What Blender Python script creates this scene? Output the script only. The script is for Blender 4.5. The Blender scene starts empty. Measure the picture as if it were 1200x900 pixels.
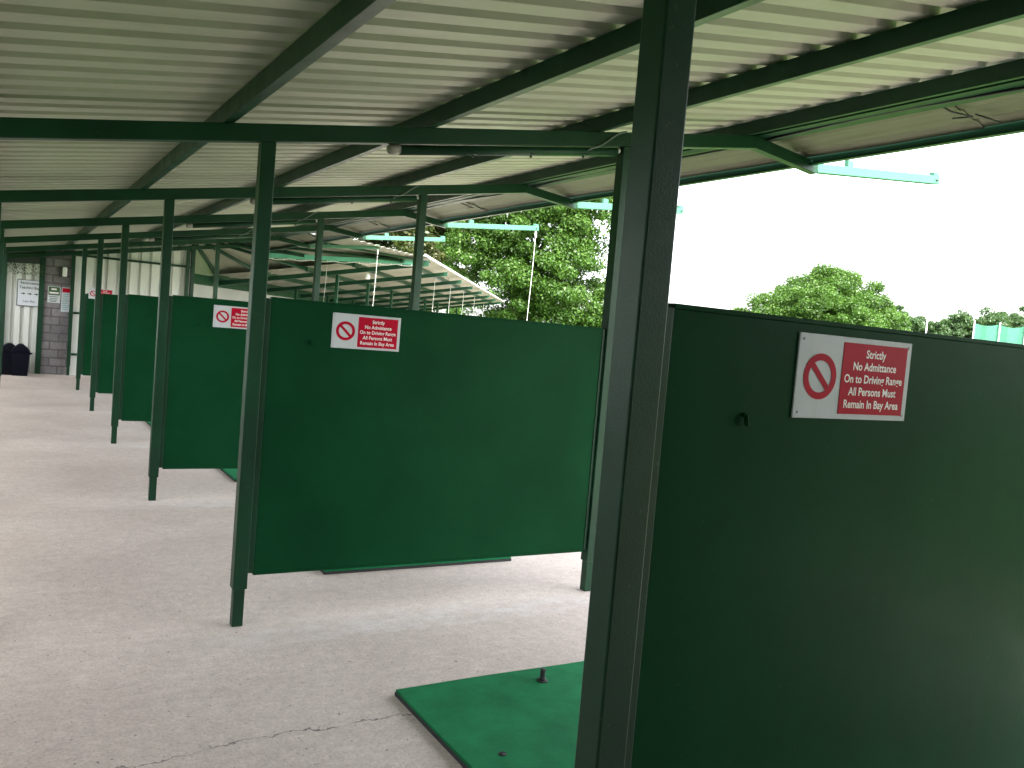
import bpy, bmesh, math, random
import numpy as np
from mathutils import Vector, Matrix
random.seed(7); rng = np.random.default_rng(11)
sc = bpy.context.scene
col = sc.collection

# ------------------------------------------------------------------ helpers
def link(o, parent=None):
    col.objects.link(o)
    if parent is not None: o.parent = parent
    return o
def tag(o, label=None, cat=None, group=None, kind=None):
    if label: o['label'] = label
    if cat: o['category'] = cat
    if group: o['group'] = group
    if kind: o['kind'] = kind
    return o
def empty(name, loc=(0, 0, 0), rz=0.0):
    o = bpy.data.objects.new(name, None); o.empty_display_size = .1
    o.location = loc; o.rotation_euler = (0, 0, rz)
    return link(o)
class MB:
    """collects shapes into one mesh"""
    def __init__(s): s.v = []; s.f = []; s.sm = []
    def add(s, vs, fs, smooth=False):
        n = len(s.v); s.v += [tuple(v) for v in vs]
        s.f += [tuple(i + n for i in f) for f in fs]; s.sm += [smooth] * len(fs)
    def box(s, x0, x1, y0, y1, z0, z1):
        s.add([(x0,y0,z0),(x1,y0,z0),(x1,y1,z0),(x0,y1,z0),(x0,y0,z1),(x1,y0,z1),(x1,y1,z1),(x0,y1,z1)],
              [(0,3,2,1),(4,5,6,7),(0,1,5,4),(1,2,6,5),(2,3,7,6),(3,0,4,7)])
    def prism_xz(s, pts, y0, y1):
        n = len(pts)
        s.add([(x,y0,z) for x,z in pts]+[(x,y1,z) for x,z in pts],
              [tuple(range(n)), tuple(range(2*n-1,n-1,-1))]+[(i,i+n,(i+1)%n+n,(i+1)%n) for i in range(n)])
    def prism_xy(s, pts, z0, z1):
        n = len(pts)
        s.add([(x,y,z0) for x,y in pts]+[(x,y,z1) for x,y in pts],
              [tuple(range(n-1,-1,-1)), tuple(range(n,2*n))]+[(i,(i+1)%n,(i+1)%n+n,i+n) for i in range(n)])
    def bar_xz(s, a, b, h, y0, y1):
        a = Vector((a[0], a[1])); b = Vector((b[0], b[1])); d = (b-a).normalized(); n = Vector((-d.y, d.x))*h/2
        s.prism_xz([tuple(a-n), tuple(b-n), tuple(b+n), tuple(a+n)], y0, y1)
    def tube(s, pts, r, seg=8, caps=True):
        pts = [Vector(p) for p in pts]; rs = r if isinstance(r, (list, tuple)) else [r]*len(pts)
        vs = []; u = None
        for i, p in enumerate(pts):
            t = (pts[min(i+1,len(pts)-1)]-pts[max(i-1,0)]).normalized()
            if u is None:
                u = t.orthogonal().normalized()
            u = (u - t*u.dot(t)).normalized(); w = t.cross(u)
            for k in range(seg):
                a = 2*math.pi*k/seg; vs.append(p+(u*math.cos(a)+w*math.sin(a))*rs[i])
        fs = []
        for i in range(len(pts)-1):
            for k in range(seg):
                fs.append((i*seg+k, i*seg+(k+1)%seg, (i+1)*seg+(k+1)%seg, (i+1)*seg+k))
        if caps:
            fs.append(tuple(range(seg-1,-1,-1))); fs.append(tuple(range((len(pts)-1)*seg, len(pts)*seg)))
        s.add(vs, fs, True)
    def build(s, name, mat, parent=None, bevel=0.0, solid=0.0):
        me = bpy.data.meshes.new(name); me.from_pydata(s.v, [], s.f); me.update()
        me.polygons.foreach_set('use_smooth', s.sm)
        bm = bmesh.new(); bm.from_mesh(me); bmesh.ops.recalc_face_normals(bm, faces=bm.faces); bm.to_mesh(me); bm.free()
        me.materials.append(mat)
        o = link(bpy.data.objects.new(name, me), parent)
        if solid:
            m = o.modifiers.new('Solid', 'SOLIDIFY'); m.thickness = solid; m.offset = 0
        if bevel:
            m = o.modifiers.new('Bevel', 'BEVEL'); m.width = bevel; m.segments = 2; m.limit_method = 'ANGLE'; m.angle_limit = .7
        return o
def copy_tree(o, loc, parent=None):
    c = o.copy(); link(c, parent)
    if parent is None and loc is not None: c.location = loc
    for ch in list(o.children):
        d = copy_tree(ch, None, c)
    return c
def text_mesh(lines, size, pitch, width_of, width, bold=0.0):
    """lettering as one flat mesh in the XY plane, centred on x = 0, first line at y = 0"""
    dg = bpy.context.evaluated_depsgraph_get()
    vs, fs = [], []; sx = None; metr = []
    for i, l in enumerate(lines):
        cu = bpy.data.curves.new('lettering', 'FONT'); cu.body = l; cu.size = size; cu.align_x = 'CENTER'; cu.resolution_u = 3; cu.offset = bold
        o = bpy.data.objects.new('lettering', cu); col.objects.link(o)
        dg = bpy.context.evaluated_depsgraph_get()
        me = bpy.data.meshes.new_from_object(o.evaluated_get(dg))
        v = [(p.co.x, p.co.y) for p in me.vertices]; f = [tuple(p.vertices) for p in me.polygons]
        metr.append((v, f)); bpy.data.objects.remove(o); bpy.data.curves.remove(cu); bpy.data.meshes.remove(me)
        if l == width_of and v:
            xs = [a for a, b in v]; sx = width/(max(xs)-min(xs))
    for i, (v, f) in enumerate(metr):
        n = len(vs); vs += [(a*sx, b-i*pitch) for a, b in v]; fs += [tuple(k+n for k in q) for q in f]
    return vs, fs

# ------------------------------------------------------------------ materials
def newmat(name):
    m = bpy.data.materials.new(name); m.use_nodes = True
    nt = m.node_tree; b = nt.nodes['Principled BSDF']
    return m, nt, b
def N(nt, t, **kw):
    n = nt.nodes.new(t)
    for k, v in kw.items():
        if k in n.inputs: n.inputs[k].default_value = v
        else: setattr(n, k, v)
    return n
def ramp(nt, fac, stops):
    r = nt.nodes.new('ShaderNodeValToRGB'); e = r.color_ramp.elements
    while len(e) < len(stops): e.new(.5)
    for i, (p, c) in enumerate(stops):
        e[i].position = p; e[i].color = (c[0], c[1], c[2], 1)
    nt.links.new(fac, r.inputs['Fac']); return r.outputs['Color']
def mix(nt, fac, a, b, mode='MIX'):
    m = nt.nodes.new('ShaderNodeMix'); m.data_type = 'RGBA'; m.blend_type = mode
    for s, v in ((m.inputs[0], fac), (m.inputs[6], a), (m.inputs[7], b)):
        if hasattr(v, 'node'): nt.links.new(v, s)
        elif isinstance(v, (int, float)): s.default_value = v
        else: s.default_value = (v[0], v[1], v[2], 1)
    return m.outputs[2]
def math_(nt, op, a, b=None, c=None, clamp=False):
    m = nt.nodes.new('ShaderNodeMath'); m.operation = op; m.use_clamp = clamp
    for i, v in enumerate((a, b, c)):
        if v is None: continue
        if hasattr(v, 'node'): nt.links.new(v, m.inputs[i])
        else: m.inputs[i].default_value = v
    return m.outputs[0]
def noise(nt, vec, scale, detail=4, rough=.55, dist=0):
    n = N(nt, 'ShaderNodeTexNoise'); n.inputs['Scale'].default_value = scale; n.inputs['Detail'].default_value = detail
    n.inputs['Roughness'].default_value = rough; n.inputs['Distortion'].default_value = dist
    if vec is not None: nt.links.new(vec, n.inputs['Vector'])
    return n.outputs['Fac']
def geopos(nt): return nt.nodes.new('ShaderNodeNewGeometry').outputs['Position']
def scaled(nt, vec, s):
    m = nt.nodes.new('ShaderNodeMapping'); m.inputs['Scale'].default_value = s; nt.links.new(vec, m.inputs['Vector']); return m.outputs[0]
def bump(nt, b, h, strength, dist=.01):
    n = nt.nodes.new('ShaderNodeBump'); n.inputs['Strength'].default_value = strength; n.inputs['Distance'].default_value = dist
    nt.links.new(h, n.inputs['Height']); nt.links.new(n.outputs[0], b.inputs['Normal'])

def paint(name, c, rough=.45, vary=.25, chips=0.0, bumpy=.15, bscale=260, spec=.5, grime=.0):
    m, nt, b = newmat(name); p = geopos(nt)
    f = noise(nt, p, 2.3, 5, .6)
    lo = tuple(x*(1-vary) for x in c); hi = tuple(min(1, x*(1+vary)) for x in c)
    cc = ramp(nt, f, [(.3, lo), (.7, hi)])
    if grime:
        g = noise(nt, scaled(nt, p, (6, 6, .7)), 2.5, 5, .65)
        g = math_(nt, 'MULTIPLY', ramp(nt, g, [(.5, (0,0,0)), (.75, (1,1,1))]), grime)
        cc = mix(nt, g, cc, (.12, .12, .10))
    if chips:
        ch = noise(nt, p, 75, 3, .5)
        k = ramp(nt, ch, [(.70, (0,0,0)), (.73, (1,1,1))])
        cc = mix(nt, math_(nt, 'MULTIPLY', k, chips), cc, (.18, .2, .17))
    nt.links.new(cc, b.inputs['Base Color'])
    r = noise(nt, p, 9, 3)
    nt.links.new(math_(nt, 'MULTIPLY_ADD', r, .25, rough-.12), b.inputs['Roughness'])
    b.inputs['Specular IOR Level'].default_value = spec
    bump(nt, b, noise(nt, p, bscale, 2, .5), bumpy, .002)
    return m

G = (.0085, .050, .021)
M_frame = paint('green_frame_paint', (.0055, .036, .016), .40, .22, .12, .22, 240, spec=.25)
M_panel = paint('green_panel_paint', (.0045, .042, .0155), .42, .16, .10, .06, 320, spec=.03, grime=.0)
M_arm = paint('weathered_pale_green_paint', (.028, .135, .074), .5, .2, .3)
M_skylit = paint('skylit_green_paint', (.12, .42, .31), .5, .2, .3)  # arm green made paler to stand in for skylight on the corner beam
M_galv = paint('galvanised_steel', (.35, .36, .36), .4, .15)
M_dark = paint('dark_fitting_plastic', (.02, .03, .025), .5)
M_cable = paint('black_cable_sheath', (.008, .01, .01), .5)
M_white = paint('white_plastic', (.74, .75, .74), .4, .05)
M_signw = paint('sign_white', (.50, .53, .56), .4, .06, 0, .02, spec=.2, grime=.18)
M_red = paint('sign_red', (.40, .005, .026), .4, .10, 0, .02, spec=.06)
M_signtext = paint('sign_lettering_white', (.78, .74, .74), .4, .02, 0, 0)
M_ink = paint('sign_black_ink', (.02, .022, .022), .5, .05, 0, 0)
M_sgreen = paint('sign_green', (.03, .09, .02), .4, .05, 0, 0)
M_cord = paint('white_cord', (.72, .72, .68), .7, .08)
M_bin = paint('navy_plastic', (.003, .0035, .010), .5, .15, 0, .1, spec=.12)

def sheet_mat(name, c, stain=(.16, .13, .08), sc_=(.5, 5, 5), amount=.5):
    m, nt, b = newmat(name); p = geopos(nt)
    f = noise(nt, p, 1.1, 5, .6)
    cc = ramp(nt, f, [(.3, tuple(x*.86 for x in c)), (.7, c)])
    g = noise(nt, scaled(nt, p, sc_), 1.4, 6, .65)
    g = math_(nt, 'MULTIPLY', ramp(nt, g, [(.52, (0,0,0)), (.78, (1,1,1))]), amount)
    cc = mix(nt, g, cc, stain)
    nt.links.new(cc, b.inputs['Base Color']); b.inputs['Roughness'].default_value = .5
    b.inputs['Specular IOR Level'].default_value = .3
    bump(nt, b, noise(nt, p, 40, 3), .05, .003)
    return m
M_roof = sheet_mat('cream_roof_lining', (.39, .40, .315), amount=.28)
M_oldroof = sheet_mat('weathered_cream_sheet', (.235, .24, .185), amount=.45)
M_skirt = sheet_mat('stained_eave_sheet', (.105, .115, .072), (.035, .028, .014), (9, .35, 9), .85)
M_clad = sheet_mat('white_cladding', (.66, .68, .64), (.25, .24, .18), (3, 3, .4), .35)
M_whitewall = sheet_mat('whitewashed_wall', (.36, .36, .335), (.2, .2, .18), (1, 1, 1), .4)

def brick_mat():
    m, nt, b = newmat('grey_concrete_block'); p = geopos(nt)
    sx = nt.nodes.new('ShaderNodeSeparateXYZ'); nt.links.new(p, sx.inputs[0])
    cb = nt.nodes.new('ShaderNodeCombineXYZ'); nt.links.new(sx.outputs[0], cb.inputs[0]); nt.links.new(sx.outputs[2], cb.inputs[1])
    br = nt.nodes.new('ShaderNodeTexBrick'); nt.links.new(cb.outputs[0], br.inputs['Vector'])
    br.inputs['Scale'].default_value = 1; br.inputs['Brick Width'].default_value = .30; br.inputs['Row Height'].default_value = .16
    br.inputs['Mortar Size'].default_value = .018; br.inputs['Mortar Smooth'].default_value = .4
    br.inputs['Color1'].default_value = (.25,.235,.24,1); br.inputs['Color2'].default_value = (.17,.16,.165,1); br.inputs['Mortar'].default_value = (.12,.112,.115,1)
    n = noise(nt, p, 14, 5, .65)
    cc = mix(nt, .5, br.outputs['Color'], ramp(nt, n, [(.3, (.3,.3,.3)), (.7, (.9,.87,.87))]), 'MULTIPLY')
    nt.links.new(cc, b.inputs['Base Color']); b.inputs['Roughness'].default_value = .9
    bump(nt, b, n, .5, .01)
    return m
M_block = brick_mat()

BAY = 2.9008
def floor_mat():
    m, nt, b = newmat('brushed_concrete'); p = geopos(nt)
    sx = nt.nodes.new('ShaderNodeSeparateXYZ'); nt.links.new(p, sx.inputs[0]); X, Y = sx.outputs[0], sx.outputs[1]
    big = noise(nt, p, .8, 5, .6, .3)
    c = ramp(nt, big, [(.28, (.55,.470,.425)), (.5, (.62,.535,.488)), (.72, (.68,.595,.548))])
    med = noise(nt, scaled(nt, p, (1, 1.3, 1)), 11, 7, .72)
    c = mix(nt, .32, c, ramp(nt, med, [(.32, (.70,.70,.70)), (.62, (1.08,1.08,1.08))]), 'MULTIPLY')
    fine = noise(nt, p, 75, 5, .8)
    c = mix(nt, .62, c, ramp(nt, fine, [(.34, (.62,.61,.60)), (.5, (.98,.98,.98)), (.66, (1.22,1.22,1.22))]), 'MULTIPLY')
    mott = noise(nt, p, 20, 5, .7)
    c = mix(nt, .42, c, ramp(nt, mott, [(.34, (.76,.75,.75)), (.62, (1.12,1.12,1.12))]), 'MULTIPLY')
    grit = noise(nt, p, 46, 2, .5)
    c = mix(nt, ramp(nt, grit, [(.685, (0,0,0)), (.73, (.8,.8,.8))]), c, (.15,.13,.12))
    spk = noise(nt, scaled(nt, p, (1.0, 1.0, 1)), 31, 2, .5)
    c = mix(nt, ramp(nt, spk, [(.735, (0,0,0)), (.76, (.8,.8,.8))]), c, (.66,.64,.62))
    # pale worn band by every row of posts
    t = math_(nt, 'FRACT', math_(nt, 'DIVIDE', math_(nt, 'ADD', Y, .28+BAY*4), BAY))
    d = math_(nt, 'ABSOLUTE', math_(nt, 'SUBTRACT', t, .045))
    d2 = math_(nt, 'SUBTRACT', 1.0, math_(nt, 'DIVIDE', d, .085), clamp=True)
    wn = noise(nt, scaled(nt, p, (1.2, 2, 1)), 4.5, 7, .8)
    wn = ramp(nt, wn, [(.42, (0,0,0)), (.62, (1,1,1))])
    xm = math_(nt, 'MULTIPLY_ADD', X, .9, .55, clamp=True)
    w = math_(nt, 'MULTIPLY', math_(nt, 'MULTIPLY', d2, wn), math_(nt, 'MULTIPLY', xm, .6))
    c = mix(nt, w, c, (.76,.745,.74))
    # darker damp staining across the walkway
    st = noise(nt, scaled(nt, p, (.55, 1.5, 1)), 1.15, 4, .6, .4)
    c = mix(nt, math_(nt, 'MULTIPLY', ramp(nt, st, [(.48, (0,0,0)), (.78, (1,1,1))]), .24), c, (.30,.255,.235))
    # reddish tint blotches
    rd = noise(nt, p, 1.7, 3, .5)
    c = mix(nt, math_(nt, 'MULTIPLY', ramp(nt, rd, [(.55, (0,0,0)), (.75, (1,1,1))]), .25), c, (.46,.34,.32))
    # the crack
    cn = math_(nt, 'MULTIPLY', math_(nt, 'SUBTRACT', noise(nt, p, 7, 5, .7), .5), .16)
    bow = math_(nt, 'MULTIPLY', math_(nt, 'POWER', math_(nt, 'SUBTRACT', X, .05), 2.0), -.13)
    yl = math_(nt, 'ADD', math_(nt, 'ADD', bow, 1.775), cn)
    dc = math_(nt, 'ABSOLUTE', math_(nt, 'SUBTRACT', Y, yl))
    wid = math_(nt, 'MULTIPLY_ADD', noise(nt, p, 16, 3), .007, .0006)
    k = math_(nt, 'LESS_THAN', dc, wid)
    k = math_(nt, 'MULTIPLY', k, math_(nt, 'LESS_THAN', X, .62)); k = math_(nt, 'MULTIPLY', k, math_(nt, 'GREATER_THAN', X, -1.0))
    gap = ramp(nt, noise(nt, p, 9, 2), [(.36, (.15,.15,.15)), (.5, (1,1,1))])
    c = mix(nt, math_(nt, 'MULTIPLY', math_(nt, 'MULTIPLY', k, gap), .75), c, (.09,.075,.07))
    nt.links.new(c, b.inputs['Base Color']); b.inputs['Roughness'].default_value = .85; b.inputs['Specular IOR Level'].default_value = .25
    h = math_(nt, 'ADD', math_(nt, 'MULTIPLY', fine, .6), math_(nt, 'MULTIPLY', med, .7))
    bump(nt, b, h, .35, .006)
    return m
M_floor = floor_mat()
def turf_mat(name, a, c_, fs=420):
    m, nt, b = newmat(name); p = geopos(nt)
    f = noise(nt, p, fs, 3, .7); g = noise(nt, p, 5, 5, .65)
    c = mix(nt, .55, ramp(nt, f, [(.3, a), (.7, c_)]), ramp(nt, g, [(.3, tuple(x*.75 for x in a)), (.7, tuple(x*1.1 for x in c_))]))
    nt.links.new(c, b.inputs['Base Color']); b.inputs['Roughness'].default_value = .9; b.inputs['Specular IOR Level'].default_value = .15
    bump(nt, b, f, .7, .006)
    return m
M_turf = turf_mat('mat_turf', (.006,.125,.045), (.018,.235,.092))
M_rubber = paint('black_rubber', (.022, .024, .023), .75, .3, 0, .3)
def grass_mat():
    m, nt, b = newmat('mown_grass'); p = geopos(nt)
    f = noise(nt, p, 30, 4, .7); g = noise(nt, p, .15, 5, .6)
    c = mix(nt, .5, ramp(nt, f, [(.3, (.028,.062,.010)), (.7, (.065,.125,.022))]), ramp(nt, g, [(.3, (.045,.10,.016)), (.7, (.075,.13,.028))]))
    nt.links.new(c, b.inputs['Base Color']); b.inputs['Roughness'].default_value = .95; b.inputs['Specular IOR Level'].default_value = .1
    bump(nt, b, f, .6, .05); return m
M_grass = grass_mat()
def leaf_mat(name, dark, mid, light):
    m, nt, b = newmat(name)
    g = nt.nodes.new('ShaderNodeNewGeometry')
    big = noise(nt, g.outputs['Position'], .55, 3, .6)
    r = math_(nt, 'ADD', math_(nt, 'MULTIPLY', g.outputs['Random Per Island'], .55), math_(nt, 'MULTIPLY', big, .5))
    c = ramp(nt, r, [(.2, dark), (.5, mid), (.85, light)])
    nt.nodes.remove(b)
    d = nt.nodes.new('ShaderNodeBsdfDiffuse'); t = nt.nodes.new('ShaderNodeBsdfTranslucent'); ms = nt.nodes.new('ShaderNodeMixShader')
    gl = nt.nodes.new('ShaderNodeBsdfGlossy'); gl.inputs['Roughness'].default_value = .45; m2 = nt.nodes.new('ShaderNodeMixShader')
    nt.links.new(c, d.inputs['Color']); nt.links.new(mix(nt, .5, c, (.06,.13,.012)), t.inputs['Color'])
    ms.inputs[0].default_value = .40
    nt.links.new(d.outputs[0], ms.inputs[1]); nt.links.new(t.outputs[0], ms.inputs[2])
    m2.inputs[0].default_value = .02
    nt.links.new(ms.outputs[0], m2.inputs[1]); nt.links.new(gl.outputs[0], m2.inputs[2])
    nt.links.new(m2.outputs[0], nt.nodes['Material Output'].inputs['Surface']); return m
M_leaf = leaf_mat('fresh_green_leaves', (.024,.060,.008), (.046,.110,.014), (.086,.158,.026))
M_leaf_dull = leaf_mat('olive_leaves', (.026,.042,.012), (.055,.068,.020), (.10,.105,.035))
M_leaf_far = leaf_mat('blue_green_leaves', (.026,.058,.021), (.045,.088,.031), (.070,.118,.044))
M_bark = paint('bark', (.07, .055, .04), .9, .4, 0, .8, 30)
def net_mat():
    m, nt, b = newmat('green_netting'); p = geopos(nt)
    n = noise(nt, scaled(nt, p, (1, 1, 3)), 2.2, 5, .7)
    nt.links.new(ramp(nt, n, [(.3, (.012,.085,.048)), (.7, (.028,.15,.088))]), b.inputs['Base Color']); b.inputs['Roughness'].default_value = .8
    return m
M_net = net_mat()

# ------------------------------------------------------------------ the setting
mb = MB(); S = 900
n = 24
mb.add([(-S+2*S*i/n, -S+2*S*j/n, -.06) for j in range(n+1) for i in range(n+1)],
       [(j*(n+1)+i, j*(n+1)+i+1, (j+1)*(n+1)+i+1, (j+1)*(n+1)+i) for j in range(n) for i in range(n)])
tag(mb.build('ground', M_grass), 'mown green grass of the range around the shelters', 'ground', kind='structure')
mb = MB(); mb.box(-1.9, 4.6, -5.0, 18.2, -.10, 0.0)
tag(mb.build('concrete_floor', M_floor), 'pale brushed concrete floor of the shelter with a thin crack', 'floor', kind='structure')

SL = .171
def bot(x): return SL*x + 2.322        # underside of the crossbeams
def top(x): return SL*x + 2.405        # top of the crossbeams
PW = .068

# ------------------------------------------------------------------ bay frames
def make_frame():
    r = empty('bay_frame')
    for x0 in (-1.128, 0.0, 2.0912):
        p = MB(); zt = bot(x0+PW/2)
        p.prism_xz([(x0, .185), (x0+PW, .185), (x0+PW, bot(x0+PW)-.001), (x0, bot(x0)-.001)], 0, PW)
        po = p.build('post', M_frame, r, .004)
        q = MB(); q.box(x0+.008, x0+PW-.008, .008, PW-.008, 0, .1845); q.build('foot', M_frame, po, .003)
    b = MB(); b.prism_xz([(-1.78, bot(-1.78)), (3.17, bot(3.17)), (3.17, top(3.17)), (-1.78, top(-1.78))], .002, PW-.002)
    b.build('crossbeam', M_frame, r, .004)
    k = MB(); k.bar_xz((3.171, 2.902), (3.76, 2.835), .078, .004, PW-.004); k.build('knee_brace', M_frame, r, .003)
    a = MB(); a.bar_xz((3.763, 2.838), (5.13, 2.978), .062, .006, PW-.006); arm = a.build('cantilever_arm', M_arm, r, .003)
    nb = MB(); nb.box(4.08, 4.14, .015, .05, 2.904, 2.95); nb.build('bracket', M_arm, arm, .002)
    nb = MB(); nb.box(5.06, 5.125, .012, .055, 3.005, 3.03); nb.build('bracket', M_arm, arm, .002)
    bl = MB(); bl.tube([(5.09, -.006, 2.972), (5.09, .08, 2.972)], .009, 6); bl.build('bolt', M_dark, arm)
    return r
FL = ['near end bay frame with the thick textured post rising past the roof edge of the picture',
      'second bay frame, its long crossbeam passing over the big unobstructed green panel',
      'third bay frame, its front post standing against the leafy tree',
      'fourth bay frame, its pale arm ending with a long white cord before the tree',
      'fifth bay frame, its dark front post seen right beside the white cladding end',
      'sixth bay frame, carrying the partly hidden sign before the end wall',
      'seventh and farthest bay frame, standing against the end wall cladding']
FL[0] = 'near bay frame whose thick textured post fills the picture from top to bottom'
LOC = [(-.030, -.02, 0)] + [(0, BAY*k, 0) for k in range(1, 7)]
f0 = make_frame()
frames = []
for k in range(7):
    o = f0 if k == 0 else copy_tree(f0, LOC[k])
    o.location = LOC[k]; tag(o, FL[k], 'bay frame', 'green steel frames along the bays'); frames.append(o)

# ------------------------------------------------------------------ divider panels
def make_divider():
    r = empty('divider_panel')
    p = MB(); p.box(PW+.030, 2.0912-.022, .021, .045, .2585, 1.597); p.build('sheet', M_panel, r, .002)
    for x0, x1 in ((PW+.0015, PW+.0290), (2.0912-.0210, 2.0912-.0015)):
        e = MB(); e.box(x0, x1, .017, .050, .2585, 1.598); e.build('edge_strip', M_frame, r, .002)
    for z0, z1 in ((1.5968, 1.606), (.2465, .2588)):
        t = MB(); t.box(PW+.030, 2.0912-.022, .0185, .0475, z0, z1); t.build('capping', M_panel, r, .001)
    h = MB(); h.tube([(.30, .021, 1.405), (.30, .012, 1.403), (.302, .011, 1.388), (.308, .012, 1.386)], .005, 6); h.build('hook', M_panel, r)
    return r
DL = ['nearest dark green divider panel with the large readable red and white sign',
      'wide green divider panel seen whole beyond the thick near post',
      'green divider panel whose sign is half hidden by the post before it',
      'green divider panel fourth along, a narrow strip between two posts',
      'green divider panel fifth along, just before the two far strips',
      'farthest green divider panel, carrying the tiny sign crossed by a post',
      ]
d0 = make_divider()
for k in range(6):
    o = d0 if k == 0 else copy_tree(d0, LOC[k])
    o.location = LOC[k]; tag(o, DL[k], 'divider panel', 'green divider panels between the bays')

# ------------------------------------------------------------------ warning signs
SW, SH = .35, .175
def ring(mb, cx, cz, ro, ri, y, seg=40):
    vs = []
    for k in range(seg):
        a = 2*math.pi*k/seg; c, s = math.cos(a), math.sin(a)
        vs += [(cx+ro*c, y, cz+ro*s), (cx+ri*c, y, cz+ri*s)]
    mb.add(vs, [(2*k, (2*k+2) % (2*seg), (2*k+3) % (2*seg), 2*k+1) for k in range(seg)])
def make_sign():
    r = empty('warning_sign')
    b = MB(); b.box(0, SW, -.004, 0, 0, SH); b_o = b.build('sign_board', M_signw, r, .001)
    f = MB(); f.box(SW*.372, SW*.957, -.0052, -.0042, SH*.065, SH*.935); f.build('red_field', M_red, r)
    s = MB(); cx, cz = SW*.192, SH*.5
    ring(s, cx, cz, .048, .0335, -.0048)
    w = .0065; L = .036; d = Vector((-1, 0, 1)).normalized(); nn = Vector((1, 0, 1)).normalized()
    c = Vector((cx, -.0046, cz)); s.add([c+d*L-nn*w, c+d*L+nn*w, c-d*L+nn*w, c-d*L-nn*w], [(0, 1, 2, 3)])
    s.build('prohibition_symbol', M_red, r, 0, .0004)
    v, fc = text_mesh(['Strictly', 'No Admittance', 'On to Driving Range', 'All Persons Must', 'Remain In Bay Area'], .0245, .0272, 'On to Driving Range', .186, .00045)
    t = MB(); x0 = SW*.664; z0 = SH*.765
    t.add([(x0+a, -.0055, z0+b_) for a, b_ in v], fc); t.build('lettering', M_signtext, r)
    for px in (.012, SW-.012):
        for pz in (.012, SH-.012):
            sc_ = MB(); sc_.tube([(px, -.0055, pz), (px, -.004, pz)], .0028, 8); sc_.build('screw', M_galv, b_o)
    return r
SGL = ['large readable no admittance sign on the nearest dark panel',
       'red and white no admittance sign on the wide panel seen whole',
       'no admittance sign half covered by a green post',
       None, None,
       'tiny far no admittance sign crossed by a post near the end wall']
s0 = None
for k in (0, 1, 2, 5):
    L = LOC[k]; o = make_sign() if s0 is None else copy_tree(s0, L)
    if s0 is None: s0 = o
    o.location = (L[0]+(.405 if k != 5 else .12), L[1]+.0205, 1.383 if k != 5 else 1.525)
    if k == 0: o.scale = (1.045, 1, 1.0); o.location = (.405, L[1]+.0205, 1.403)
    tag(o, SGL[k], 'sign', 'no admittance signs on the dividers')

# ------------------------------------------------------------------ strip lights under the crossbeams
def make_light():
    r = empty('strip_light')
    h = MB(); x0, x1 = .70, 2.06
    h.tube([(x0, .034, bot(x0)-.029), (x1, .034, bot(x1)-.029)], .027, 10); h.build('housing', M_frame, r)
    e = MB(); e.tube([(.635, .034, bot(.635)-.028), (.652, .034, bot(.65)-.026), (.70, .034, bot(.70)-.025)], [.018, .028, .025], 10)
    e.build('end_cap', paint_cap, r)
    for x in (1.12, 1.48, 1.83):
        c = MB(); c.box(x-.013, x+.013, .008, .060, bot(x)-.052, bot(x)-.047); c.tube([(x, .034, bot(x)-.052), (x, .034, bot(x)-.064)], .007, 6); c.build('clip', M_dark, r)
    e = MB(); e.tube([(2.06, .034, bot(2.06)-.022), (2.083, .034, bot(2.083)-.022)], .016, 8); e.build('tube_end', M_white, r)
    c = MB(); pts = []
    for i in range(13):
        t = i/12; x = 1.86+t*.23; z = bot(x)-.012+(.095)*(3*t*t-2*t**3)
        pts.append((x, -.010, z))
    c.tube([(1.83, .02, bot(1.83)-.03)]+pts, .006, 6); c.build('cable', M_galvdark, r)
    return r
paint_cap = paint('grey_plastic_cap', (.22, .20, .19), .5, .1)
M_galvdark = paint('dull_conduit', (.10, .13, .12), .5, .1)
LL = ['dark tube light under the second crossbeam with a grey cap at its left end',
      'dark tube light under the third crossbeam, seen left of the thin post before the tree',
      'dark tube light under the fourth crossbeam, a thin dark line in the distance',
      'far dark tube light under the fifth crossbeam near the white end cladding']
l0 = None
for k in (1, 2, 3, 4):
    if l0 is None: o = l0 = make_light()
    else: o = copy_tree(l0, LOC[k])
    o.location = LOC[k]; tag(o, LL[k-1], 'strip light', 'tube lights under the crossbeams')

# ------------------------------------------------------------------ the roof
Y0, Y1 = -4.2, 17.42
roof = empty('canopy_roof', (0, 0, 0)); tag(roof, 'long sloping shelter roof with cream ribbed sheets on dark green purlins', 'roof')
PH = .092
def rib_profile(y0, y1, pitch, rib, depth, slope):
    pts = []; y = y0
    while y < y1:
        pts += [(y, 0), (y+pitch-rib-2*slope, 0), (y+pitch-rib-slope, depth), (y+pitch-slope, depth)]; y += pitch
    pts.append((y, 0)); return pts
m = MB(); prof = rib_profile(Y0, Y1, .18, .056, .027, .014); x0, x1 = -1.86, 3.27
zr = lambda x: top(x)+PH+.0045
nx = 8
vs = []; fs = []
for i in range(nx+1):
    x = x0+(x1-x0)*i/nx
    vs += [(x, y, zr(x)+d) for y, d in prof]
np_ = len(prof)
for i in range(nx):
    fs += [(i*np_+k, i*np_+k+1, (i+1)*np_+k+1, (i+1)*np_+k) for k in range(np_-1)]
m.add(vs, fs); m.build('roof_sheet', M_roof, roof, 0, .002)
for x in (-1.16, -.15, .86, 1.92, 3.10):
    p = MB(); w = .052
    z = top(x)+.002
    # a Z section: web, top flange, lipped bottom flange
    p.prism_xz([(x-w/2, z-SL*w/2), (x+w/2, z+SL*w/2), (x+w/2, z+SL*w/2+.012), (x-w/2+.02, z+.012), (x-w/2+.02, z+PH-.012), (x+w/2, z+PH-.010), (x+w/2, z+PH), (x-w/2, z+PH-.002-SL*w)], Y0, Y1-.03)
    p.build('purlin', M_frame, roof, .002)
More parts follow.
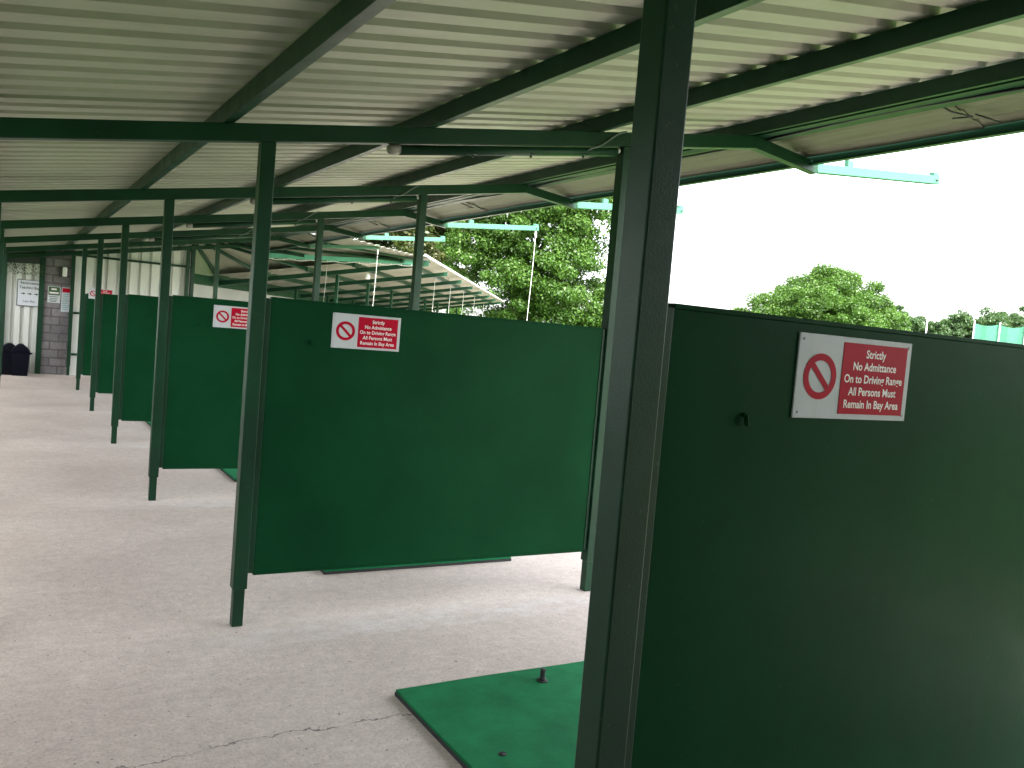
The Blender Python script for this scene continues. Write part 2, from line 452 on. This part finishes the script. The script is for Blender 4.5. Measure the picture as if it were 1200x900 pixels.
t = MB(); t.prism_xz([(3.175, 2.948), (3.30, 2.932), (3.30, 2.940), (3.183, 2.955), (3.183, 3.02), (3.175, 3.02)], Y0, Y1); t.build('eave_angle', M_frame, roof)
# eave sheets, one per bay, folding down and outwards past the purlin
def eave_pts(o=0.0):
    return [(3.20, 2.998+o), (3.30, 2.970+o), (3.33, 2.978+o), (3.44, 2.944+o), (3.47, 2.952+o), (3.58, 2.918+o), (3.61, 2.924+o), (3.69, 2.896+o)]
for k in range(-1, 6):
    y0 = BAY*k-1.20+ (0 if k > -1 else -.2); y1 = y0+BAY+.06 + (.2 if k == -1 else 0)
    if k == 5: y1 = Y1
    s = MB(); a = eave_pts(); vs = []; nseg = 10
    for j in range(nseg+1):
        y = y0+(y1-y0)*j/nseg; dz = .003*math.sin(j*1.7+k)+.012*j/nseg
        vs += [(x, y, z+dz) for x, z in a]
    na = len(a); s.add(vs, [(j*na+i, j*na+i+1, (j+1)*na+i+1, (j+1)*na+i) for j in range(nseg) for i in range(na-1)])
    s.build('eave_sheet', M_skirt, roof, 0, .004)
    # dark zigzag wires standing in for jagged cracks at each sheet joint
    yj = y0-.006
    c = MB()
    c.tube([(3.30, yj+.05, 2.962), (3.40, yj+.03, 2.935), (3.46, yj-.06, 2.905), (3.44, yj+.04, 2.908)], .006, 5)
    c.build('crack_wire', M_dark, roof); c = MB()
    c.tube([(3.50, yj-.05, 2.928), (3.53, yj-.11, 2.900), (3.60, yj-.13, 2.89)], .005, 5)
    c.build('crack_wire', M_dark, roof)
t = MB(); t.prism_xz([(3.672, 2.846), (3.715, 2.846), (3.715, 2.915), (3.698, 2.915), (3.698, 2.858), (3.672, 2.858)], Y0, Y1); t.build('gutter_edge', M_frame, roof)
c = MB()
pts = []
for i in range(0, 90):
    y = Y0+(Y1-Y0)*i/89; pts.append((3.235+.006*math.sin(i*.9), y, 2.933+.012*math.sin(i*.55)))
c.tube(pts, .008, 6); c.build('cable', M_cable, roof)

# ------------------------------------------------------------------ walls round the walkway
def ribbed_wall(name, p0, p1, ztop0, ztop1, mat, pitch=.165, rib=.05, depth=.03, parent=None, z0=0.0):
    """vertical ribbed cladding from p0 to p1, facing the left normal"""
    p0 = Vector((p0[0], p0[1], 0)); p1 = Vector((p1[0], p1[1], 0)); L = (p1-p0).length; d = (p1-p0)/L; nn = Vector((d.y, -d.x, 0))
    prof = []; s = 0
    while s < L-1e-4:
        for ds, dd in ((0, 0), (pitch-rib-.024, 0), (pitch-rib-.012, -depth), (pitch-.012, -depth)):
            if s+ds < L: prof.append((s+ds, dd))
        s += pitch
    prof.append((L, 0)); vs = []
    for s, dd in prof:
        q = p0+d*s+nn*dd; vs.append((q.x, q.y, z0))
    for s, dd in prof:
        q = p0+d*s+nn*dd; vs.append((q.x, q.y, ztop0+(ztop1-ztop0)*s/L))
    k = len(prof); m = MB(); m.add(vs, [(i, i+1, k+i+1, k+i) for i in range(k-1)])
    return m.build(name, mat, parent, 0, .002)
rm = MB(); rm.box(-1.80, 3.2, -3.06, -3.0, 0, 2.9)
rw = empty('rear_wall', (-1.84, 0, 0)); tag(rw, 'unseen ribbed white cladding wall behind the walkway, its height shaped for the light', 'wall', kind='thing')
o = ribbed_wall('cladding', (-1.84, Y0), (-1.84, 17.3), 1.42, 1.42, M_clad, parent=rw); o.matrix_parent_inverse = Matrix.Translation((1.84, 0, 0))  # unseen wall kept low so sky light reaches the aisle floor
o = ribbed_wall('shading_cladding', (-1.835, Y0), (-1.835, .4), top(-1.84)+.06, top(-1.84)+.06, M_clad, parent=rw, z0=1.4); o.matrix_parent_inverse = Matrix.Translation((1.84, 0, 0))  # unseen upper part added to darken the near panel and floor
o = rm.build('light_block_panel', M_panel, rw); o.matrix_parent_inverse = Matrix.Translation((1.84, 0, 0))  # unseen panel behind the camera, added to block low sky light
YE = BAY*6+.10
ew = empty('end_wall', (.07, YE, 0)); tag(ew, 'white ribbed end cladding with green rails behind the last divider', 'wall')
inv = Matrix.Translation((-.07, -YE, 0))
o = ribbed_wall('cladding', (.055, YE+.012), (2.22, YE+.012), top(.055)+.08, top(2.22)+.08, M_clad, .20, .045, .05, ew, 0); o.matrix_parent_inverse = inv
for z in (.41, 1.22, 2.345):
    r_ = MB(); r_.box(.075, 2.20, YE-.034, YE+.012, z-.022, z+.022); o = r_.build('rail', M_frame, ew, .002); o.matrix_parent_inverse = inv
r_ = MB(); r_.box(2.20, 2.27, YE-.03, YE+.05, 0, top(2.2)+.05); o = r_.build('corner_trim', M_frame, ew, .002); o.matrix_parent_inverse = inv
cw = empty('cladding_wall', (-.5, YE, 0)); tag(cw, 'grey white ribbed wall at the walkway end behind the navy bins', 'wall')
inv = Matrix.Translation((.5, -YE, 0))
o = ribbed_wall('cladding', (-1.84, YE+.02), (-.53, YE+.02), 2.165, 2.395, M_clad, .155, .04, .055, cw); o.matrix_parent_inverse = inv
r_ = MB(); r_.box(-.53, -.435, YE-.03, YE+.06, 0, 2.39); o = r_.build('corner_trim', M_frame, cw, .003); o.matrix_parent_inverse = inv
r_ = MB(); r_.prism_xz([(-1.84, 2.02), (-.531, 2.10), (-.531, 2.385), (-1.84, 2.16)], YE-.02, YE+.012); o = r_.build('dark_gap_trim', M_dark, cw, .003); o.matrix_parent_inverse = inv  # trim made tall and dark to stand in for the shadowed gap above
# thin dark strands and small scraps under the head of the wall
iv = MB()
for i in range(5):
    x = -1.15+.11*i; pts = [(x+.05*math.sin(j+i)+.02*j, YE-.03+.01*math.sin(3*j), 2.03-.028*j+.02*math.sin(2*j+i)) for j in range(7)]
    iv.tube(pts, .0035, 4)
for i in range(170):
    x = -1.2+.75*random.random(); z = 2.06-.20*random.random()**1.6; s = .012+.018*random.random(); a = random.random()*3
    iv.add([(x, YE-.045, z), (x+s*math.cos(a), YE-.05, z+s*math.sin(a)), (x+s*math.cos(a+1.3), YE-.04, z+s*math.sin(a+1.3))], [(0, 1, 2)])
tag(iv.build('dark_tangle', M_leaf_far), 'thin dark tangle trailing over the top of the end cladding', 'plant')
bw = MB(); bw.prism_xz([(-.434, 0), (.07, 0), (.07, 2.49), (-.434, 2.41)], YE+.02, YE+.24); tag(bw.build('block_wall', M_block), 'grey concrete block wall with two notices between the claddings', 'wall')

# notices and lamp at the end
def notice(name, x0, x1, z0, z1, y, label):
    r = empty(name, (x0, y, z0)); b = MB(); b.box(0, x1-x0, -.012, 0, 0, z1-z0); b.build('board', M_signw, r, .002); tag(r, label, 'notice'); return r
w, h = .385, .48
a = notice('direction_sign', -.875, -.49, 1.29, 1.77, YE-.012, 'white board with bold black lettering and three arrows on the end cladding')
for bx in ((-.012, 0, -.012, h+.012), (w, w+.012, -.012, h+.012), (0, w, -.012, 0), (0, w, h, h+.012)):
    q = MB(); q.box(bx[0], bx[1], -.016, .0, bx[2], bx[3]); q.build('frame', M_dark, a)
v, fc = text_mesh(['Registration'], .07, .1, 'Registration', .30, .0015); t = MB(); t.add([(w/2+p, -.0125, h*.845+q) for p, q in v], fc)
v, fc = text_mesh(['Teaching Bay'], .07, .1, 'Teaching Bay', .33, .0015); t.add([(w/2+p, -.0125, h*.665+q) for p, q in v], fc)
v, fc = text_mesh(['Last Bay'], .05, .1, 'Last Bay', .20, .0006); t.add([(w/2+p, -.0125, h*.14+q) for p, q in v], fc)
t.build('lettering', M_ink, a)
for i in range(3):
    x = w*.14+i*w*.28; z = h*.47; t = MB(); t.add([(x, -.0125, z-.008), (x+.04, -.0125, z-.008), (x+.04, -.0125, z-.024), (x+.075, -.0125, z), (x+.04, -.0125, z+.024), (x+.04, -.0125, z+.008), (x, -.0125, z+.008)], [tuple(range(7))]); t.build('arrow', M_ink, a)
b = notice('green_notice', -.375, -.158, 1.385, 1.70, YE+.018, 'small green and white notice on the block wall')
q = MB(); q.box(.012, .205, -.0135, -.0125, .145, .305); q.build('green_field', M_sgreen, b)
for bx in ((.06, .15, .245, .275), (.03, .185, .175, .205)):
    q = MB(); q.box(bx[0], bx[1], -.0145, -.014, bx[2], bx[3]); q.build('white_line', M_signtext, b)
q = MB()
for i, z in enumerate((.11, .075, .045, .02)): q.box(.03+.01*(i % 2), .185-.012*i, -.0138, -.0125, z, z+.012)
q.build('text_line', M_sgreen, b)
b = notice('rules_notice', -.14, .03, 1.225, 1.70, YE+.018, 'tall white notice with a red heading beside the green notice')
q = MB(); q.box(.012, .158, -.0135, -.0125, .375, .46); q.build('red_field', M_red, b)
q = MB()
for i in range(9): q.box(.02, .15-.02*(i % 3), -.0138, -.0125, .335-.036*i, .347-.036*i)
q.build('text_line', paint('sign_teal', (.10, .30, .26), .5, .05, 0, 0), b)
r = empty('wall_lamp', (-.125, YE+.02, 1.99)); tag(r, 'small white bulkhead lamp high on the block wall', 'lamp')
q = MB(); q.box(-.07, .05, -.05, 0, -.10, .10); q.build('lamp_base', M_dark, r, .008)
q = MB(); q.box(-.02, .06, -.11, -.051, -.09, .095); q.build('lamp_cover', M_white, r, .02)

# bins
def make_bin():
    r = empty('litter_bin'); m = MB(); wd = .15; dp = .15
    vs = []
    for z, s in ((0, .82), (.02, .86), (.40, 1.0), (.43, 1.06), (.45, 1.06)):
        vs += [(-wd*s, -dp*s, z), (wd*s, -dp*s, z), (wd*s, dp*s, z), (-wd*s, dp*s, z)]
    fs = [(3, 2, 1, 0)]
    for i in range(4):
        for k in range(4): fs.append((i*4+k, i*4+(k+1) % 4, (i+1)*4+(k+1) % 4, (i+1)*4+k))
    fs.append((16, 17, 18, 19)); m.add(vs, fs); m.build('body', M_bin, r, .008)
    m = MB(); m.prism_xz([(-wd*1.05, .4515), (wd*1.05, .4515), (wd*.75, .52), (.03, .585), (-.03, .585), (-wd*.75, .52)], -dp, dp); m.build('hood', M_bin, r, .012)
    m = MB(); m.tube([(wd*1.0, -.05, .40), (wd*1.22, -.05, .42), (wd*1.22, .05, .42), (wd*1.0, .05, .40)], .012, 6); m.build('handle', M_bin, r)
    return r
b0 = make_bin(); b0.location = (-.965, 17.05, 0); tag(b0, 'navy hooded bin further from the white notice board corner trim', 'bin', 'navy bins by the end cladding')
b1 = copy_tree(b0, (-.785, 16.95, 0)); b0['label'] = 'dark navy hooded bin hard against the edge post, left of its twin'; b1['label'] = 'dark navy hooded bin standing in front of the ribbed cladding, right of its twin'

# ------------------------------------------------------------------ hitting mats and tees
def make_mat():
    r = empty('hitting_mat'); m = MB(); m.box(0, 1.3, 0, 1.25, 0, .017); m.build('rubber_base', M_rubber, r, .003)
    m = MB(); nx_, ny_ = 36, 36; hw = []
    for j in range(ny_+1):
        for i in range(nx_+1):
            x = .004+1.292*i/nx_; y = .004+1.242*j/ny_
            hw.append((x, y, .029+.0016*math.sin(x*7+y*4)+.001*math.sin(y*13)))
    fs = [(j*(nx_+1)+i, j*(nx_+1)+i+1, (j+1)*(nx_+1)+i+1, (j+1)*(nx_+1)+i) for j in range(ny_) for i in range(nx_)]
    # skirt to the base
    rim = [i for i in range(nx_+1)]+[(j+1)*(nx_+1)-1 for j in range(1, ny_+1)]+[ny_*(nx_+1)+i for i in range(nx_-1, -1, -1)]+[j*(nx_+1) for j in range(ny_-1, 0, -1)]
    n0 = len(hw); hw += [(hw[i][0], hw[i][1], .0174) for i in rim]; L = len(rim)
    fs += [(rim[k], rim[(k+1) % L], n0+(k+1) % L, n0+k) for k in range(L)]
    m.add(hw, fs); m.build('turf', M_turf, r)
    return r
ML = ['green turf hitting mat with a rubber tee in front of the thick near post', 'green hitting mat showing beneath the wide whole panel',
      'green hitting mat corner peeping out below the third panel', 'sliver of green hitting mat below the fourth panel']
m0 = make_mat()
for k, (x, y) in enumerate(((.452, .69), (.70, 3.62), (.81, 6.50), (.58, 9.50))):
    o = m0 if k == 0 else copy_tree(m0, None); o.location = (x, y, 0); tag(o, ML[k], 'mat', 'hitting mats in the bays')
r = empty('rubber_tee', (1.085, 1.80, .0305)); r.scale = (1.25, 1.25, 1.3); tag(r, 'black rubber golf tee sticking up from the near turf mat', 'tee')
m = MB(); m.tube([(0,0,0), (0,0,.004)], [.021, .019], 14); m.build('flange', M_rubber, r)
m = MB(); m.tube([(0,0,.004), (0,0,.010), (0,0,.034), (0,0,.040)], [.013, .0095, .0085, .011], 12); m.build('cup', M_rubber, r)
r = empty('tee_hole', (.600, 1.302, .031)); tag(r, 'worn tee hole ringed with black rubber in the near turf mat', 'tee hole')
m = MB(); ring_pts = [(.013*math.cos(a*math.pi/8), .013*math.sin(a*math.pi/8), .0) for a in range(17)]; m.tube(ring_pts, .0025, 6); m.build('rim', M_rubber, r)
m = MB(); m.tube([(0, 0, -.002), (0, 0, .0008)], .0115, 12); m.build('plug', M_cable, r)

# ------------------------------------------------------------------ cords hanging from the arms
def cord(k, x_top, z_bot, lean, label):
    y = BAY*k+.034; zt = 2.955
    m = MB(); pts = [(x_top+lean*t*t+.006*math.sin(t*9), y+.01*math.sin(t*5), zt-(zt-z_bot)*t) for t in [i/10 for i in range(11)]]
    r = empty('hanging_cord', (x_top, y, zt)); inv = Matrix.Translation((-x_top, -y, -zt))
    m.tube(pts, .0034, 5); o = m.build('cord', M_cord, r); o.matrix_parent_inverse = inv
    q = MB(); q.tube([(x_top, y, zt-.01), (x_top, y, zt-.03), (x_top, y-.01, zt-.09), (x_top+.01, y, zt-.11)], [.008, .016, .014, .006], 6); o = q.build('knot', M_cord, r); o.matrix_parent_inverse = inv
    tag(r, label, 'cord', 'white cords hanging from the arms')
cord(3, 5.10, .35, -.05, 'long white cord hanging from an arm tip right in front of the tree')
cord(5, 5.10, .35, -.05, 'white cord hanging from an arm tip left of the third frame post')
cord(6, 5.05, .35, -.08, 'white cord hanging right behind the fourth frame post')

# ------------------------------------------------------------------ the second shelter round the corner
AZ = math.radians(34.09); R0 = Vector((7.0, 16.4, 0))
ws = empty('far_shelter', R0, -AZ); tag(ws, 'second open bay shelter angled beyond the row, cream roof over green posts', 'shelter')
def wz(x): return 2.97+SL*x
dl = Vector((math.sin(AZ), math.cos(AZ))); nl = Vector((math.cos(AZ), -math.sin(AZ)))
def loc_(X, Y, Z):
    v = Vector((X-R0.x, Y-R0.y)); return (v.dot(nl), v.dot(dl), Z)
YW1 = 23.6
prof = rib_profile(-.4, YW1, .18, .056, .027, .014); m = MB(); vs = []
for x in (-4.9, -2.5, 0.0): vs += [(x, y, wz(x)+.10+d) for y, d in prof]
k = len(prof); m.add(vs, [(i*k+j, i*k+j+1, (i+1)*k+j+1, (i+1)*k+j) for i in range(2) for j in range(k-1)]); m.build('roof_sheet', M_oldroof, ws, 0, .002)
# corner infill sheets joining both roofs
def W(t): return Vector(loc_(*t))
A_ = W((3.74, 12.9, 2.93)); B_ = Vector((.02, .25, 3.045)); C_ = W((3.29, 17.44, 3.065)); D_ = W((2.05, 17.44, 2.86)); E_ = Vector((-5.4, .25, 2.11))
m = MB(); vs = []; nn = 30
for i in range(nn+1):
    t = i/nn; e = A_.lerp(B_, t); dz = .03*(i % 2)
    vs += [e+Vector((0, 0, dz)), C_.lerp(B_, t)+(D_-C_).normalized()*.12*(1-t)+(E_-B_).normalized()*.12*t+Vector((0, 0, .01))]
m.add(vs, [(2*i, 2*i+2, 2*i+3, 2*i+1) for i in range(nn)]); m.build('corner_sheet', M_oldroof, ws, 0, .003)
m = MB(); vs = []; nn = 16
for i in range(nn+1):
    t = i/nn
    for j in range(nn+1): vs.append(C_.lerp(D_, t).lerp(B_.lerp(E_, t), j/nn)+Vector((0, 0, .02*(i % 2))))
m.add(vs, [(i*(nn+1)+j, i*(nn+1)+j+1, (i+1)*(nn+1)+j+1, (i+1)*(nn+1)+j) for i in range(nn) for j in range(nn)]); m.build('valley_sheet', M_oldroof, ws, 0, .003)
for x in (-.51, -1.55, -2.6, -3.65, -4.6):
    m = MB(); m.tube([C_.lerp(D_, .06-x*.17)-Vector((0, 0, .06)), Vector((x, -.36, wz(x)+.045))], .045, 4); m.build('purlin', M_frame, ws)
m = MB(); m.tube([A_.lerp(C_, .35)-Vector((0, 0, .04)), B_-Vector((0, 0, .05))], .035, 4); m.build('purlin', M_frame, ws)
m = MB(); a_ = Vector(loc_(3.72, 17.38, 2.765)); b_ = Vector(loc_(6.78, 16.45, 2.93)); u = (b_-a_).normalized(); sd = Vector((-u.y, u.x, 0)).normalized()*.03
vs = []
for p in (a_, b_): vs += [p-sd-Vector((0,0,.05)), p+sd-Vector((0,0,.05)), p+sd+Vector((0,0,.05)), p-sd+Vector((0,0,.05))]
m.add(vs, [(0,1,2,3), (7,6,5,4), (0,4,5,1), (1,5,6,2), (2,6,7,3), (3,7,4,0)]); bo = m.build('corner_beam', M_skylit, ws, .004)
q = MB()
for i in range(14):
    p = a_.lerp(b_, (i+.5)/14)-sd*1.1; q.tube([p+Vector((0,0,-.05)), p+Vector((.0,0,-.085))], .010, 5)
pts = [a_.lerp(b_, i/42)-sd*1.2+Vector((0, 0, -.055-.03*abs(math.sin(i*math.pi/6)))) for i in range(43)]
q.tube(pts, .008, 5); q.build('tie_wire', M_cord, bo)
for x in (-.51, -1.55, -2.6, -3.65, -4.6):
    m = MB(); m.prism_xz([(x-.03, wz(x)-SL*.03), (x+.03, wz(x)+SL*.03), (x+.03, wz(x)+.095+SL*.03), (x-.03, wz(x)+.095-SL*.03)], -.4, YW1-.02); m.build('purlin', M_frame, ws)
for kf in range(8):
    y = -.1+3.0*kf+.05
    m = MB(); m.prism_xz([(-4.75, wz(-4.75)-.10), (.05, wz(.05)-.10), (.05, wz(.05)-.002), (-4.75, wz(-4.75)-.002)], y, y+.07); m.build('crossbeam', M_frame, ws)
    for x in (-2.0, -3.9):
        m = MB(); m.box(x-.034, x+.034, y, y+.068, -.06, wz(x)-.108); m.build('post', M_frame, ws)
    m = MB(); m.box(-3.86, -2.04, y+.02, y+.045, .25, 1.5); m.build('divider', M_panel, ws)
m = MB(); m.box(-4.85, -4.72, -1.6, YW1, -.06, 2.02); m.build('rear_wall', M_whitewall, ws)
m = MB(); m.box(-4.86, -4.71, -1.6, YW1, 2.022, 2.24); m.build('wall_plate', M_frame, ws)
m = MB(); m.box(.002, .03, -.38, YW1, 3.070, 3.112); m.build('lit_edge_strip', M_white, ws)  # white strip stands in for light catching the bare roof edge
m = MB(); m.tube([(-1.3, -.06, 2.60), (-1.3, -.06, 2.55), (-1.3, -.06, 2.48)], [.03, .06, .05], 8); m.build('lamp', M_white, ws)
for i, y in enumerate((1.6, 4.4, 7.6, 11.0, 14.6, 18.4)):
    p = ws.matrix_basis @ Vector((-.48, y, 2.98)); r = empty('hanging_cord', p)
    m = MB(); m.tube([(0, 0, 0), (-.02, 0, -1.0), (-.03, .02, -2.2)], .004+.0006*i, 4); o = m.build('cord', M_cord, r)
    tag(r, 'thin white cord hanging from the eave of the second shelter', 'cord', 'cords along the second shelter eave')

m = MB()
cp = [R0.xy+nl*a+dl*b for a, b in ((-5.2, -1.2), (1.2, -1.2), (1.2, 24.5), (-5.2, 24.5))]
m.prism_xy([tuple(c) for c in cp], -.10, -.004)
tag(m.build('bounce_pad', M_floor), 'concrete floor added under the second shelter to cut green grass bounce', 'floor', kind='structure')  # added so less green light bounces from the grass onto this roof
# ------------------------------------------------------------------ trees
def leaves_mesh(name, clumps, per, leaf, mat, parent):
    """clumps: array (n, 6) centre + radii"""
    C = np.repeat(clumps[:, :3], per, 0); Rr = np.repeat(clumps[:, 3:], per, 0); n = len(C)
    d = rng.normal(size=(n, 3)); d /= np.linalg.norm(d, axis=1)[:, None]
    rad = rng.random(n)**.42
    P = C+d*Rr*rad[:, None]
    nrm = d*.6+rng.normal(size=(n, 3))*.6+np.array([0, 0, .35]); nrm /= np.linalg.norm(nrm, axis=1)[:, None]
    a = np.cross(nrm, rng.normal(size=(n, 3))); a /= np.linalg.norm(a, axis=1)[:, None]; b = np.cross(nrm, a)
    s = leaf*(.55+.9*rng.random(n))[:, None]
    droop = nrm*s*.25
    V = np.stack([P-a*s, P-b*s*.55-droop*0, P+a*s-droop, P+b*s*.55], 1).reshape(-1, 3)
    me = bpy.data.meshes.new(name); me.vertices.add(4*n); me.vertices.foreach_set('co', V.astype(np.float32).ravel())
    me.loops.add(4*n); me.loops.foreach_set('vertex_index', np.arange(4*n, dtype=np.int32))
    me.polygons.add(n); me.polygons.foreach_set('loop_start', np.arange(0, 4*n, 4, dtype=np.int32)); me.polygons.foreach_set('loop_total', np.full(n, 4, dtype=np.int32))
    me.update(calc_edges=True); me.materials.append(mat)
    return link(bpy.data.objects.new(name, me), parent)
def tree(loc, H, crown_w, crown_z0, label, mat, nclump=150, per=170, leaf=.16, group=None, lobes=None, trunk_r=.28):
    r = empty('tree', loc); tag(r, label, 'tree', group)
    zc = (H+crown_z0)/2; hz = (H-crown_z0)/2
    cl = []; tips = []
    if lobes is None:
        lobes = [(0, 0, zc, crown_w*.62, hz*.85)]
        for i in range(9):
            a = 2*math.pi*i/9+random.random()*.5; q = .5+.3*random.random(); z = crown_z0+(H-crown_z0)*(.18+.6*random.random())
            lobes.append((math.cos(a)*crown_w*q, math.sin(a)*crown_w*q, z, crown_w*(.34+.16*random.random()), hz*(.34+.16*random.random())))
        lobes.append((0, 0, H-hz*.4, crown_w*.42, hz*.42))
    wts = np.array([l[3]**2*l[4] for l in lobes])**.75; wts /= wts.sum()
    for i in range(nclump):
        l = lobes[rng.choice(len(lobes), p=wts)]
        d = rng.normal(size=3); d /= np.linalg.norm(d); q = .35+.65*rng.random()**.5+(.16*rng.random() if rng.random() < .25 else 0)
        c = (l[0]+d[0]*l[3]*q, l[1]+d[1]*l[3]*q, l[2]+d[2]*l[4]*q)
        s = crown_w*(.085+.11*rng.random())
        cl.append((c[0], c[1], max(c[2], .3), s*1.15, s*1.15, s*.72)); tips.append(c)
    leaves_mesh('crown', np.array(cl), per, leaf, mat, r)
    t = MB(); fork = crown_z0+(H-crown_z0)*.22
    t.tube([(0, 0, -.1), (.03, .02, fork*.4), (0, 0, fork), (.1, -.05, zc), (0, 0, H-hz*.5)], [trunk_r*1.35, trunk_r, trunk_r*.8, trunk_r*.45, trunk_r*.12], 9)
    for i in range(0, min(len(tips), 26)):
        e = Vector(tips[i]); b_ = Vector((0, 0, fork+(zc-fork)*random.random())); mid = b_.lerp(e, .5)+Vector((0, 0, .15*(e-b_).length))
        t.tube([b_, mid, e], [trunk_r*.38, trunk_r*.2, trunk_r*.04], 6)
    t.build('trunk', M_bark, r)
    return r
CAM = Vector((-.9752, -1.1998, 1.5252)); FP = 997.36
cam_R = Vector((.85921915, -.50476172, .083415)); cam_U = Vector((-.04201774, .09287165, .99479112)); cam_F = Vector((.50987936, .85824849, -.05858815))
# positions of the trees on the field (metres)
def field(u, D):
    d = cam_F+cam_R*((u-600)/FP)-cam_U*((390-450)/FP); p = CAM+d*D; return (p.x, p.y, -.06)
LB1 = [(0, 0, 7.0, 3.6, 5.0), (3.2, -2.0, 9.8, 2.9, 2.6), (4.1, -2.6, 12.2, 2.6, 2.2), (1.2, -.6, 12.6, 3.6, 2.6), (-2.2, 1.2, 10.6, 3.2, 2.8), (2.7, -1.8, 4.2, 2.6, 2.6), (3.6, -2.2, 2.2, 1.9, 1.8), (-2.4, 1.4, 5.0, 3.0, 3.4), (.6, -2.2, 5.6, 2.6, 3.4), (.2, -1.8, 9.4, 2.9, 2.6), (1.6, -1.0, 2.0, 2.6, 1.9), (-3.6, 2.2, 8.0, 2.2, 2.2)]
tree(field(618, 54), 14.6, 5.6, .5, 'large leafy green tree rising behind the end of the second shelter', M_leaf, 640, 300, .092, lobes=LB1)
tree(field(470, 66), 14.5, 6.4, 1.0, 'dull olive tree showing above the second shelter roof, left of the large tree', M_leaf_dull, 320, 190, .15)
LB2 = [(0, 0, 6.2, 6.6, 4.6), (-4.6, 2.4, 5.4, 3.6, 3.4), (4.8, -2.6, 5.2, 3.6, 2.8), (.6, -.3, 9.4, 3.6, 2.4), (-2.2, 1.2, 8.0, 3.6, 2.6), (3.0, -1.6, 7.6, 3.4, 2.6), (0, -3, 5.2, 5.0, 4.0), (-6.2, 3.4, 5.0, 2.8, 3.0), (-7.2, 4.0, 3.0, 2.6, 3.0)]
tree(field(966, 92), 11.8, 6.6, 1.2, 'broad domed green tree standing alone above the nearest panel', M_leaf, 600, 280, .115, lobes=LB2)
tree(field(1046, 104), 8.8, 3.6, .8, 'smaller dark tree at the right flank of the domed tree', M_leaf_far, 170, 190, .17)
TL = ['low far tree at the left end of the distant row beside the thin pole', 'rounded far tree second in the distant row', 'far tree rising over the green net', 'far tree at the right end of the distant row']
for i, (u, D, H, w_) in enumerate(((1088, 150, 10.6, 5.6), (1124, 150, 11.8, 6.0), (1160, 150, 12.8, 6.6), (1206, 150, 14.0, 7.4))):
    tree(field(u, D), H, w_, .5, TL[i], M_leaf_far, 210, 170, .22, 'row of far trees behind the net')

# ------------------------------------------------------------------ ball net and pole on the range
def at(u, v, D):
    return CAM+(cam_F+cam_R*((u-600)/FP)-cam_U*((v-450)/FP))*D
p0 = at(1141, 378, 95); p1 = at(1262, 379, 95)
r = empty('ball_net', (p0.x, p0.y, -.06)); tag(r, 'green ball stop net strung on pale posts far across the range', 'net'); inv = Matrix.Translation((-p0.x, -p0.y, .06))
m = MB(); nseg = 24; vs = []
for i in range(nseg+1):
    q = p0.lerp(p1, i/nseg); sag = .25*abs(math.sin(i*math.pi/6)); off = .12*math.sin(i*1.3)
    for zf in (0, .5, 1): vs.append((q.x+off*(1-abs(zf-.5)), q.y+off, -.06+(p0.z-sag+.06)*zf))
m.add(vs, [(3*i+j, 3*i+3+j, 3*i+4+j, 3*i+1+j) for i in range(nseg) for j in range(2)]); o = m.build('netting', M_net, r, 0, .01); o.matrix_parent_inverse = inv
for t_ in (0, .25, .5, .75, 1):
    q = p0.lerp(p1, t_); m = MB(); m.tube([(q.x, q.y-.1, -.1), (q.x, q.y-.1, p0.z+.25)], .07, 8); o = m.build('net_post', M_galv, r); o.matrix_parent_inverse = inv
q = at(1087, 373, 90); m = MB(); m.tube([(0, 0, -.1), (0, 0, q.z+.06)], [.09, .06], 8); m.tube([(0, 0, q.z+.06), (0, 0, q.z+.14)], [.10, .08], 8)
o = m.build('range_pole', M_white); o.location = (q.x, q.y, -.06); tag(o, 'thin pale pole standing alone on the range beside the far trees', 'pole')

# ------------------------------------------------------------------ light, sky, camera
SUN_EL, SUN_AZ = math.radians(50), math.radians(183)      # azimuth from +Y towards +X
w = bpy.data.worlds.new('World'); sc.world = w; w.use_nodes = True; nt = w.node_tree
bg = nt.nodes['Background']; sky = nt.nodes.new('ShaderNodeTexSky'); sky.sky_type = 'NISHITA'; sky.sun_disc = False
sky.sun_elevation = SUN_EL; sky.sun_rotation = SUN_AZ; sky.air_density = 1.0; sky.dust_density = 4.0; sky.ozone_density = 1.0
hs = nt.nodes.new('ShaderNodeHueSaturation'); hs.inputs['Saturation'].default_value = .28
nt.links.new(sky.outputs[0], hs.inputs['Color']); nt.links.new(hs.outputs[0], bg.inputs['Color']); bg.inputs['Strength'].default_value = .15
sl = bpy.data.lights.new('sun', 'SUN'); sl.energy = 1.25; sl.angle = math.radians(12); sl.color = (1, .96, .9)
so = link(bpy.data.objects.new('sun', sl))
dv = Vector((math.sin(SUN_AZ)*math.cos(SUN_EL), math.cos(SUN_AZ)*math.cos(SUN_EL), math.sin(SUN_EL)))
so.rotation_euler = dv.to_track_quat('Z', 'Y').to_euler(); so.location = (20, 10, 30)

cam = bpy.data.cameras.new('camera'); co = link(bpy.data.objects.new('camera', cam)); sc.camera = co
cam.sensor_width = 36; cam.lens = 36*FP/1200; cam.clip_start = .02; cam.clip_end = 3000
Mx = Matrix((( cam_R.x, cam_U.x, -cam_F.x, CAM.x), (cam_R.y, cam_U.y, -cam_F.y, CAM.y), (cam_R.z, cam_U.z, -cam_F.z, CAM.z), (0, 0, 0, 1)))
co.matrix_world = Mx
vs_ = sc.view_settings; sc.display_settings.display_device = 'sRGB'; vs_.view_transform = 'Standard'; vs_.look = 'None'; vs_.gamma = 1; vs_.use_curve_mapping = False
vs_.exposure = 3.28
sc.cycles.use_denoising = True; sc.cycles.max_bounces = 10; sc.cycles.diffuse_bounces = 6
